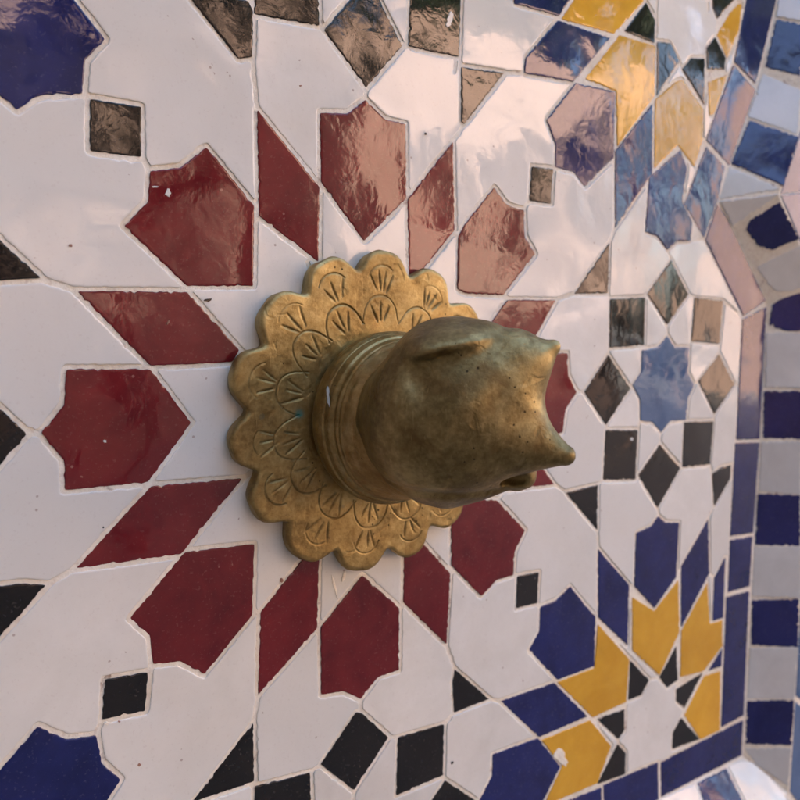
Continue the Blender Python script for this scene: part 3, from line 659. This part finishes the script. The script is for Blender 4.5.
# rendered wall that carries the niche (a big ring round it)
wv = [W3(p, BD) for p in OF2]
big = []
for p in OF2:
    r = p / np.abs(p / np.array([60., 60.])).max()
    big.append(r)
big = np.array(big); bz0, bz1 = -12., 52.
ring_v = [W3(p, BD + .001) for p in OF2]; outer = []
for p in OF2:
    d = p / np.hypot(*p); outer.append(p + d * 5)
for p in outer: ring_v.append(W3(p, BD + .001))
rf = [(i, nO + i, nO + (i + 1) % nO, (i + 1) % nO) for i in range(nO)]
wall = mesh_obj('plaster_wall', ring_v, rf, [plaster('lime_plaster', (.62, .55, .47), (.70, .64, .56), sc=3)], None, niche)
bm = bmesh.new(); bm.from_mesh(wall.data)
def boxbm(bm, x0, x1, y0, y1, z0, z1):
    v = [bm.verts.new(p) for p in ((x0, y0, z0), (x1, y0, z0), (x1, y1, z0), (x0, y1, z0), (x0, y0, z1), (x1, y0, z1), (x1, y1, z1), (x0, y1, z1))]
    for f in ((0, 3, 2, 1), (4, 5, 6, 7), (0, 1, 5, 4), (1, 2, 6, 5), (2, 3, 7, 6), (3, 0, 4, 7)): bm.faces.new([v[i] for i in f])
GZ = -1.2
yf = -(BD + .001) * U
boxbm(bm, -9, -.62, yf + .002, .35, GZ, 5.7)
boxbm(bm, .62, 9, yf + .002, .35, GZ, 5.7)
boxbm(bm, -.62, .62, yf + .002, .35, .62, 5.7)
boxbm(bm, -.62, .62, yf + .002, .35, GZ, -.62)
boxbm(bm, -.62, .62, .03, .35, -.62, .62)
bm.to_mesh(wall.data); bm.free()

# ------------------------------------------------------------------ brass knob
CX, CZ = .035, -.018
knob = empty('animal_head_knob', (CX * U, 0, CZ * U), 'brass animal head knob with two pointed ears on a scalloped engraved plate', 'knob')

LOBES = [62.5, 88.2, 112.3, 137.0, 163.5, 187.8, 211.0, 236.5, 261.7, 285.5, 309, 332, 355, 378, 400.5]
NOTCH = [74.9, 99.8, 125.0, 150.8, 176.2, 199.6, 223.4, 249.0, 274.6, 297, 320.5, 343.5, 366.5, 389, 411.2]
NL = len(LOBES)
def plate_r(th):
    d = np.degrees(th)
    def near(L):
        return np.abs((d[..., None] - np.array(L) + 180) % 360 - 180).min(-1)
    dl, dn = near(LOBES), near(NOTCH)
    r = .672 - .012 * (dl / 12.5) ** 2 - .066 * np.exp(-(dn / 4.9) ** 2)
    return r + .004 * np.sin(th * 3 + 1) + .003 * np.sin(th * 5)

# engraved strokes: polylines in plate coordinates
strokes = []
rs = random.Random(3)
def pol(r, a): return np.array([r * math.cos(a), r * math.sin(a)])
for i in range(NL):
    a = math.radians(LOBES[i] + rs.uniform(-2, 2))
    o = pol(.538 + rs.uniform(-.012, .012), a); er = pol(1, a); et = np.array([-er[1], er[0]])
    R = .062 + rs.uniform(-.008, .008); a0, a1 = -1.6 + rs.uniform(-.1, .9), 1.6 - rs.uniform(-.1, .9)
    pts = [o + er * R * 1.0 * math.cos(t) + et * R * 1.05 * math.sin(t) for t in np.linspace(a0, a1, 11)]
    strokes.append((pts, rs.uniform(.0025, .0036), rs.uniform(.25, .8)))
    nl = 3 if rs.random() < .75 else 4
    for k in range(nl):
        q = (k - (nl - 1) / 2) * (.82 if nl == 3 else .6) + rs.uniform(-.08, .08)
        st = o - er * .078 + et * rs.uniform(-.006, .006); d = er * math.cos(q * .52) + et * math.sin(q * .52)
        s_, e_ = rs.uniform(.035, .05), rs.uniform(.105, .125)
        strokes.append(([st + d * s_, st + d * e_], .0046, rs.uniform(.8, 1.1)))
NI = 15
for i in range(NI):
    a = math.radians(LOBES[i] + 2 + rs.uniform(-2.5, 2.5)); er = pol(1, a); et = np.array([-er[1], er[0]])
    hw = .43 * math.sin(math.pi / NI) * 1.0; top = .492 + rs.uniform(-.014, .012)
    pts = []
    for t in np.linspace(-1, 1, 15):
        pts.append(er * (.372 + (top - .372) * (1 - abs(t) ** 2.6) ** .62) + et * hw * t)
    strokes.append((pts, rs.uniform(.0027, .0037), rs.uniform(.4, .9)))
    nl = 3
    for k in range(nl):
        q = (k - 1) * .42 + rs.uniform(-.06, .06)
        st = er * .350; d = er * math.cos(q) + et * math.sin(q)
        strokes.append(([st + d * rs.uniform(.025, .045), st + d * rs.uniform(.095, .122)], .0046, rs.uniform(.8, 1.1)))

nr, na = 150, 1440
th = np.linspace(0, 2 * np.pi, na, endpoint=False); rmin = .30
TT, SS = np.meshgrid(th, np.linspace(0, 1, nr)); RR = rmin + (plate_r(TT) - rmin) * SS
PX, PZ = RR * np.cos(TT), RR * np.sin(TT)
D = np.zeros_like(PX)
for pts, w, dep in strokes:
    for a, b in zip(pts[:-1], pts[1:]):
        lo = np.minimum(a, b) - .02; hi = np.maximum(a, b) + .02
        m = (PX > lo[0]) & (PX < hi[0]) & (PZ > lo[1]) & (PZ < hi[1])
        if not m.any(): continue
        x, z = PX[m], PZ[m]; e = b - a; t = np.clip(((x - a[0]) * e[0] + (z - a[1]) * e[1]) / (e @ e + 1e-12), 0, 1)
        d = np.hypot(x - a[0] - t * e[0], z - a[1] - t * e[1])
        g = dep * np.exp(-(d / w) ** 2)
        if len(pts) == 2: g = g * (.35 + .65 * np.sin(np.pi * np.clip(t * .9 + .08, 0, 1)))
        D[m] = np.maximum(D[m], g)
rough_h = .0012 * np.sin(PX * 31 + 2 * np.sin(PZ * 23)) * np.sin(PZ * 27 + 1.5 * np.sin(PX * 19))
edge = np.clip((plate_r(TT) - RR) / .022, 0, 1)
PT = .078
H = PT - .0052 * D + rough_h - .012 * (1 - np.sqrt(1 - (1 - edge) ** 2 * .98))
V = np.stack([PX.ravel(), -H.ravel(), PZ.ravel()], 1)
vd = np.exp(-(((PX + .38) / .016) ** 2 + ((PZ - .02) / .016) ** 2))
rows = [V]; gro = [D.ravel()]; ver = [np.clip(vd.ravel() * 1.6, 0, 1)]
rp = plate_r(th)
for k, (sc_, y) in enumerate(((1.003, .060), (1.003, .042), (.996, .02), (.985, .0))):
    wob = 1 + .004 * np.sin(th * 37 + k) * (k < 3)
    rows.append(np.stack([rp * sc_ * wob * np.cos(th), np.full(na, -y), rp * sc_ * wob * np.sin(th)], 1)); gro.append(np.full(na, .25)); ver.append(np.zeros(na))
V = np.vstack(rows) * U
R_ = nr + 4
ii, jj = np.meshgrid(np.arange(R_ - 1), np.arange(na), indexing='ij'); j2 = (jj + 1) % na
F = np.stack([ii * na + jj, ii * na + j2, (ii + 1) * na + j2, (ii + 1) * na + jj], -1).reshape(-1, 4)
mesh_obj('mounting_plate', V.tolist(), F.tolist(), [M['plate']], None, knob, True,
         {'groove': ('POINT', np.clip(np.concatenate(gro), 0, 1)), 'verdigris': ('POINT', np.concatenate(ver))}, 'flat golden brass plate with fourteen lobes and engraved petals')

# turned collar
prof = [(.27, .074), (.312, .078), (.332, .092), (.346, .118), (.353, .145), (.356, .168), (.3545, .188), (.350, .200), (.3465, .206), (.3440, .210), (.3445, .214), (.3430, .222), (.3385, .236),
        (.3360, .242), (.3290, .247), (.3265, .252), (.3265, .262), (.3225, .274), (.3195, .280), (.3195, .286), (.3140, .302), (.3080, .325), (.3010, .35), (.297, .37), (.293, .41), (.285, .46)]
# smooth the profile
pr = [prof[0]]
for a, b in zip(prof[:-1], prof[1:]):
    for t in (.25, .5, .75, 1): pr.append((a[0] + (b[0] - a[0]) * t, a[1] + (b[1] - a[1]) * t))
pr = np.array(pr); 
for _ in range(2): pr[1:-1] = .25 * pr[:-2] + .5 * pr[1:-1] + .25 * pr[2:]
na2 = 256; th2 = np.linspace(0, 2 * np.pi, na2, endpoint=False); cv = []
for k, (r, y) in enumerate(pr):
    rr = r + .0009 * np.sin(th2 * 3 + 1) + .0006 * np.sin(th2 * 2 + k * .7)
    cv += [(x * U, -y * U, (z - .012) * U) for x, z in zip(rr * np.cos(th2), rr * np.sin(th2))]
cf = []
for r in range(len(pr) - 1):
    for i in range(na2):
        j = (i + 1) % na2; cf.append((r * na2 + i, r * na2 + j, (r + 1) * na2 + j, (r + 1) * na2 + i))
mesh_obj('collar', cv, cf, [M['collar']], None, knob, True, None, 'turned ring with shallow grooves')

lime = glaze('lime_scale', (.55, .60, .58), (.66, .70, .68), rough=.5)
lv_ = []
for i in range(14):
    t = i * 2 * math.pi / 14; w_ = random.uniform(.75, 1.15)
    az = math.radians(162 + 6.5 * w_ * math.cos(t)); dd = .215 + .028 * math.cos(t) * .6 + .009 * w_ * math.sin(t)
    rr = float(np.interp(dd, pr[:20 + 30, 1], pr[:20 + 30, 0])) + .0015
    lv_.append((rr * math.cos(az) * U, -dd * U, (rr * math.sin(az) - .012) * U))
mesh_obj('lime_fleck', lv_, [tuple(range(13, -1, -1))], [lime], None, knob)

# sculpted head as a smooth signed distance field turned into one mesh
def smin(a, b, k): h = np.clip(.5 + .5 * (b - a) / k, 0, 1); return b * (1 - h) + a * h - k * h * (1 - h)
def smax(a, b, k): return -smin(-a, -b, k)
def ell(P, c, r):
    q = (P - np.array(c)) / np.array(r); k0 = np.sqrt((q ** 2).sum(-1)); k1 = np.sqrt(((q / np.array(r)) ** 2).sum(-1)) + 1e-9
    return k0 * (k0 - 1) / k1
def cone(P, a, b, ra, rb):
    a, b = np.array(a), np.array(b); e = b - a; t = np.clip(((P - a) @ e) / (e @ e), 0, 1)
    d = np.sqrt(((P - a - t[..., None] * e) ** 2).sum(-1)); return d - (ra + (rb - ra) * t)
def plane_(P, p, n): n = np.array(n, float); n /= np.linalg.norm(n); return (P - np.array(p)) @ n
def sstep(t, a, b):
    t = np.clip((t - a) / (b - a), 0, 1); return t * t * (3 - 2 * t)
def head_sdf(P):
    """P: (x, depth, z) in pattern units about the knob axis"""
    b = cone(P, (0, .36, -.006), (-.01, .50, .01), .292, .296)
    b = smax(b, -plane_(P, (0, .33, 0), (0, 1, 0)), .02)
    b = smin(b, ell(P, (-.030, .61, .056), (.330, .225, .325)), .10)
    b = smin(b, ell(P, (-.05, .66, .150), (.22, .22, .215)), .05)
    b = smin(b, ell(P, (.06, .74, .095), (.150, .18, .19)), .05)
    b = smin(b, cone(P, (-.05, .62, .200), (.075, .80, .235), .185, .125), .06)
    e1 = cone(P, (.00, .68, .130), (.163, .905, .296), .225, .024)
    e2 = cone(P, (.00, .69, .020), (.164, .972, -.070), .262, .032)
    e = smin(e1, e2, .07)
    b = smin(b, e, .05)
    # broad lower lip that closes round the mouth
    n = cone(P, (.0, .60, -.09), (.150, .745, -.158), .170, .080)
    b = smin(b, n, .045)
    b = smax(b, -ell(P, (.085, .855, -.178), (.060, .12, .032)), .008)
    # hollow in the far ear
    b = smax(b, -ell(P, (.29, .86, .20), (.06, .12, .09)), .010)
    x, a, z = P[..., 0], P[..., 1], P[..., 2]
    # brow: pressed in just below a crisp edge
    u = ((x + .238) * .16 + (a - .67) * .113) / .196
    t = .282 + .21 * u - z
    win = sstep(u, -.07, .015) * (1 - sstep(u, .05, .33))
    b = b - .056 * np.where(t < 0, np.exp(-(t / .062) ** 2), np.exp(-(t / .026) ** 2)) * win
    b = b + .016 * np.exp(-((t - .10) / .08) ** 2) * win
    # cheek line along the underside
    t2 = (-.200 - .10 * (a - .6)) - z
    b = b + .012 * np.exp(-(t2 / .018) ** 2) * sstep(a, .45, .55) * (1 - sstep(a, .74, .84))
    # uneven casting
    b = b + .005 * np.sin(x * 13 + 2) * np.sin(a * 17 + 1) * np.sin(z * 15) + .003 * np.sin(x * 31 + a * 22) * np.sin(z * 29 - a * 13)
    return b

h_ = .0075
gx = np.arange(-.46, .50, h_); gy = np.arange(.30, 1.16, h_); gz = np.arange(-.50, .50, h_)
G = np.stack(np.meshgrid(gx, gy, gz, indexing='ij'), -1)
Fd = head_sdf(G)
def surface_nets(F, o, h):
    S = F < 0; nx, ny, nz = F.shape
    c = np.zeros((nx - 1, ny - 1, nz - 1), int)
    for dx in (0, 1):
        for dy in (0, 1):
            for dz in (0, 1): c += S[dx:nx - 1 + dx, dy:ny - 1 + dy, dz:nz - 1 + dz]
    act = (c > 0) & (c < 8); idx = -np.ones(act.shape, int); I = np.argwhere(act); idx[act] = np.arange(len(I))
    acc = np.zeros((len(I), 3)); cnt = np.zeros(len(I))
    cs = [(x, y, z) for x in (0, 1) for y in (0, 1) for z in (0, 1)]
    for a in cs:
        for ax in range(3):
            if a[ax]: continue
            b = list(a); b[ax] = 1
            fa = F[I[:, 0] + a[0], I[:, 1] + a[1], I[:, 2] + a[2]]; fb = F[I[:, 0] + b[0], I[:, 1] + b[1], I[:, 2] + b[2]]
            m = (fa < 0) != (fb < 0); t = np.where(m, fa / (fa - fb + 1e-12), 0)
            p = np.array(a, float)[None] + t[:, None] * (np.array(b) - np.array(a))
            acc[m] += p[m]; cnt[m] += 1
    V = (I + acc / cnt[:, None]) * h + np.array(o)
    faces = []
    for ax, (u, v) in ((0, (1, 2)), (1, (2, 0)), (2, (0, 1))):
        sl = [slice(None)] * 3; sl[ax] = slice(0, -1); s2 = [slice(None)] * 3; s2[ax] = slice(1, None)
        A, B = S[tuple(sl)], S[tuple(s2)]
        E = np.argwhere(A != B); E = E[(E[:, u] > 0) & (E[:, v] > 0)]
        E = E[(E[:, u] < F.shape[u] - 1) & (E[:, v] < F.shape[v] - 1)]
        def g(du, dv):
            q = E.copy(); q[:, u] -= du; q[:, v] -= dv; return idx[q[:, 0], q[:, 1], q[:, 2]]
        f = np.stack([g(1, 1), g(0, 1), g(0, 0), g(1, 0)], 1)
        ins = A[E[:, 0], E[:, 1], E[:, 2]]
        f[~ins] = f[~ins][:, ::-1]; faces.append(f[(f >= 0).all(1)])
    return V, np.vstack(faces)
HV, HF = surface_nets(Fd, (gx[0], gy[0], gz[0]), h_)
HV = np.stack([HV[:, 0], -HV[:, 1], HV[:, 2]], 1)      # depth runs towards -Y
HF = HF[:, ::-1]
head = mesh_obj('head', (HV * U).tolist(), HF.tolist(), [M['knob']], None, knob, True, None, 'tarnished olive brown sculpted head with two pointed ears')
md = head.modifiers.new('smooth', 'SMOOTH'); md.factor = .5; md.iterations = 4

# ------------------------------------------------------------------ surroundings the glaze and the metal reflect
terra = plaster('terracotta_render', (.62, .39, .275), (.72, .48, .36), sc=1.2)
def box_thing(name, dims, mat, label, cat):
    bm = bmesh.new(); boxbm(bm, *dims); me = bpy.data.meshes.new(name); bm.to_mesh(me); bm.free(); me.materials.append(mat)
    o = bpy.data.objects.new(name, me); link(o)
    if label: o['label'] = label; o['category'] = cat
    return o
box_thing('courtyard_building', (-12, 8.8, -8, -7, GZ, 3.3), terra, 'sunlit terracotta house across the courtyard, its long front facing the mosaic', 'house')
box_thing('corner_house', (13.8, 20, -9.5, -5.6, GZ, 4.6), terra, 'sunlit terracotta house at the far right corner of the courtyard', 'house')
box_thing('light_block_wall', (-2.1, -1.5, -7, -.02, GZ, 5.0), plaster('dark_block_render', (.24, .22, .19), (.32, .30, .27), sc=1.2), 'tall dark wall added out of view on the left to block light', 'wall')  # unseen wall added to block light from the left, its render coloured dark
wood = plaster('dark_wood', (.035, .022, .015), (.06, .04, .028), sc=6)
bm = bmesh.new()  # dark gate and window panels added to break up the reflected facade
for x0, x1, z0, z1 in ((3.1, 4.4, GZ, 2.6), (.5, 1.7, .9, 2.4), (-1.6, -.5, .9, 2.4), (6.2, 7.0, .9, 2.2), (5.2, 5.7, .9, 2.2), (7.7, 8.3, .9, 2.2), (7.6, 8.4, -.9, .2), (-4, -3, .9, 2.4)):
    boxbm(bm, x0, x1, -7.02, -6.95, z0, z1)
me = bpy.data.meshes.new('added_opening'); bm.to_mesh(me); bm.free(); me.materials.append(wood)
link(bpy.data.objects.new('added_opening', me), bpy.data.objects['courtyard_building'])
g = box_thing('courtyard_floor', (-60, 60, -60, 60, GZ - .2, GZ), plaster('stone_paving', (.19, .17, .145), (.26, .235, .20), sc=1.5), None, None)
g['kind'] = 'structure'

# unseen trees; the two inside the courtyard are added to darken and mottle reflections
leafm = plaster('leaf_green', (.022, .036, .014), (.045, .065, .024), rough=.5, sc=3)
def make_tree(loc, height, crown_c, crown_r, nclump, nleaf, leaf, label, seed, group=None):
    tr = random.Random(seed)
    tree = empty('tree', loc, label, 'tree', group)
    tv, tf = [], []; n = 12
    for k in range(n):
        z = crown_c * k / (n - 1); r_ = height * .02 * (1 - .5 * k / n)
        for i in range(10): tv.append((r_ * math.cos(i * .628) + .05 * math.sin(k), r_ * math.sin(i * .628), z))
    for k in range(n - 1):
        for i in range(10): tf.append((k * 10 + i, k * 10 + (i + 1) % 10, (k + 1) * 10 + (i + 1) % 10, (k + 1) * 10 + i))
    mesh_obj('trunk', tv, tf, [wood], None, tree)
    lv, lf = [], []; clumps = []
    while len(clumps) < nclump:
        p = np.array([tr.uniform(-1, 1), tr.uniform(-1, 1), tr.uniform(-1, 1)])
        if (p ** 2).sum() < 1: clumps.append(p * np.array(crown_r) + [0, 0, crown_c])
    sc_ = max(crown_r)
    for c in clumps:
        rr = tr.uniform(.16, .30) * sc_
        for _ in range(nleaf):
            d = np.array([tr.gauss(0, 1), tr.gauss(0, 1), tr.gauss(0, 1)]); d /= np.linalg.norm(d) + 1e-9
            q = c + d * rr * tr.random() ** .4
            u = np.array([tr.gauss(0, 1), tr.gauss(0, 1), tr.gauss(0, 1)]); u /= np.linalg.norm(u); v = np.cross(u, d); v /= np.linalg.norm(v) + 1e-9
            b0 = len(lv); sz = leaf * tr.uniform(.8, 1.3)
            lv += [q - u * sz, q + v * sz * .5, q + u * sz, q - v * sz * .5]; lf.append((b0, b0 + 1, b0 + 2, b0 + 3))
    mesh_obj('crown', lv, lf, [leafm], None, tree)
    return tree
make_tree((1.15, -4.6, GZ), 4, 3.0, (1.65, .9, 1.25), 62, 110, .045, 'small dark leafy tree added in the courtyard to darken the reflections', 11)
make_tree((6.6, -5.4, GZ), 3.5, 2.9, (.9, .6, .8), 16, 80, .04, 'slender tree added in front of the terracotta house to mottle its reflection', 12)
make_tree((-2.5, -11.5, GZ), 11, 6.5, (3.4, 1.8, 3.6), 70, 110, .15, 'tall dark evergreen behind the left end of the terracotta house', 13)
make_tree((3.5, -11.5, GZ), 11, 6.7, (3.4, 1.8, 3.6), 70, 110, .15, 'tall dark evergreen behind the middle of the terracotta house', 14)
make_tree((9.2, -11.0, GZ), 11, 6.8, (3.1, 1.8, 3.4), 80, 120, .15, 'tall dark evergreen behind the right end of the terracotta house', 15)
make_tree((15.2, -11.0, GZ), 13, 10.6, (3.4, 2.0, 3.6), 80, 120, .16, 'high crowned evergreen showing above the gap between the two houses', 16)
make_tree((21.0, -10.5, GZ), 13, 9.6, (3.4, 2.2, 4.2), 80, 120, .16, 'tall dark evergreen behind the corner house', 17)

# ------------------------------------------------------------------ light
SUN_EL, SUN_AZ = math.radians(36), math.radians(-24)   # behind the wall: azimuth measured from +Y towards +X
w = bpy.data.worlds.new('World'); scene.world = w; w.use_nodes = True
nt = w.node_tree; nt.nodes.clear()
o_ = nt.nodes.new('ShaderNodeOutputWorld'); b_ = nt.nodes.new('ShaderNodeBackground'); s_ = nt.nodes.new('ShaderNodeTexSky')
s_.sky_type = 'NISHITA'; s_.sun_disc = False; s_.sun_elevation = SUN_EL; s_.sun_rotation = SUN_AZ
s_.dust_density = 4.0; s_.ozone_density = .6; s_.air_density = 1.0
b_.inputs['Strength'].default_value = .15
nt.links.new(s_.outputs[0], b_.inputs[0]); nt.links.new(b_.outputs[0], o_.inputs[0])
sd = bpy.data.lights.new('sun', 'SUN'); sd.energy = 4.3; sd.angle = math.radians(.5); sd.color = (1, .97, .92)
so = bpy.data.objects.new('sun', sd); link(so)
sv = Vector((math.sin(SUN_AZ) * math.cos(SUN_EL), math.cos(SUN_AZ) * math.cos(SUN_EL), math.sin(SUN_EL)))
so.rotation_euler = sv.to_track_quat('Z', 'Y').to_euler(); so.location = sv * 5

# ------------------------------------------------------------------ camera
cd = bpy.data.cameras.new('camera'); cam = bpy.data.objects.new('camera', cd); link(cam); scene.camera = cam
Rm = [[0.8224003, -0.5689022, 0.0028377], [-0.054419, -0.0836308, -0.9950098], [0.5663005, 0.8181419, -0.0997371]]; C0 = [-1.782742, -2.847069, 0.367841]
m = Matrix(((Rm[0][0], -Rm[1][0], -Rm[2][0], C0[0] * U), (Rm[0][1], -Rm[1][1], -Rm[2][1], C0[1] * U), (Rm[0][2], -Rm[1][2], -Rm[2][2], C0[2] * U), (0, 0, 0, 1)))
cam.matrix_world = m
cd.sensor_width = 36; cd.lens = 36 * 794.456 / 800
cd.clip_start = .005; cd.clip_end = 300
cd.dof.use_dof = True; cd.dof.focus_distance = .30; cd.dof.aperture_fstop = 13

scene.render.engine = 'CYCLES'
scene.cycles.max_bounces = 8
vs = scene.view_settings
vs.view_transform = 'Standard'; vs.look = 'None'; vs.gamma = 1; vs.exposure = 3.0
scene.render.resolution_x = scene.render.resolution_y = 1024
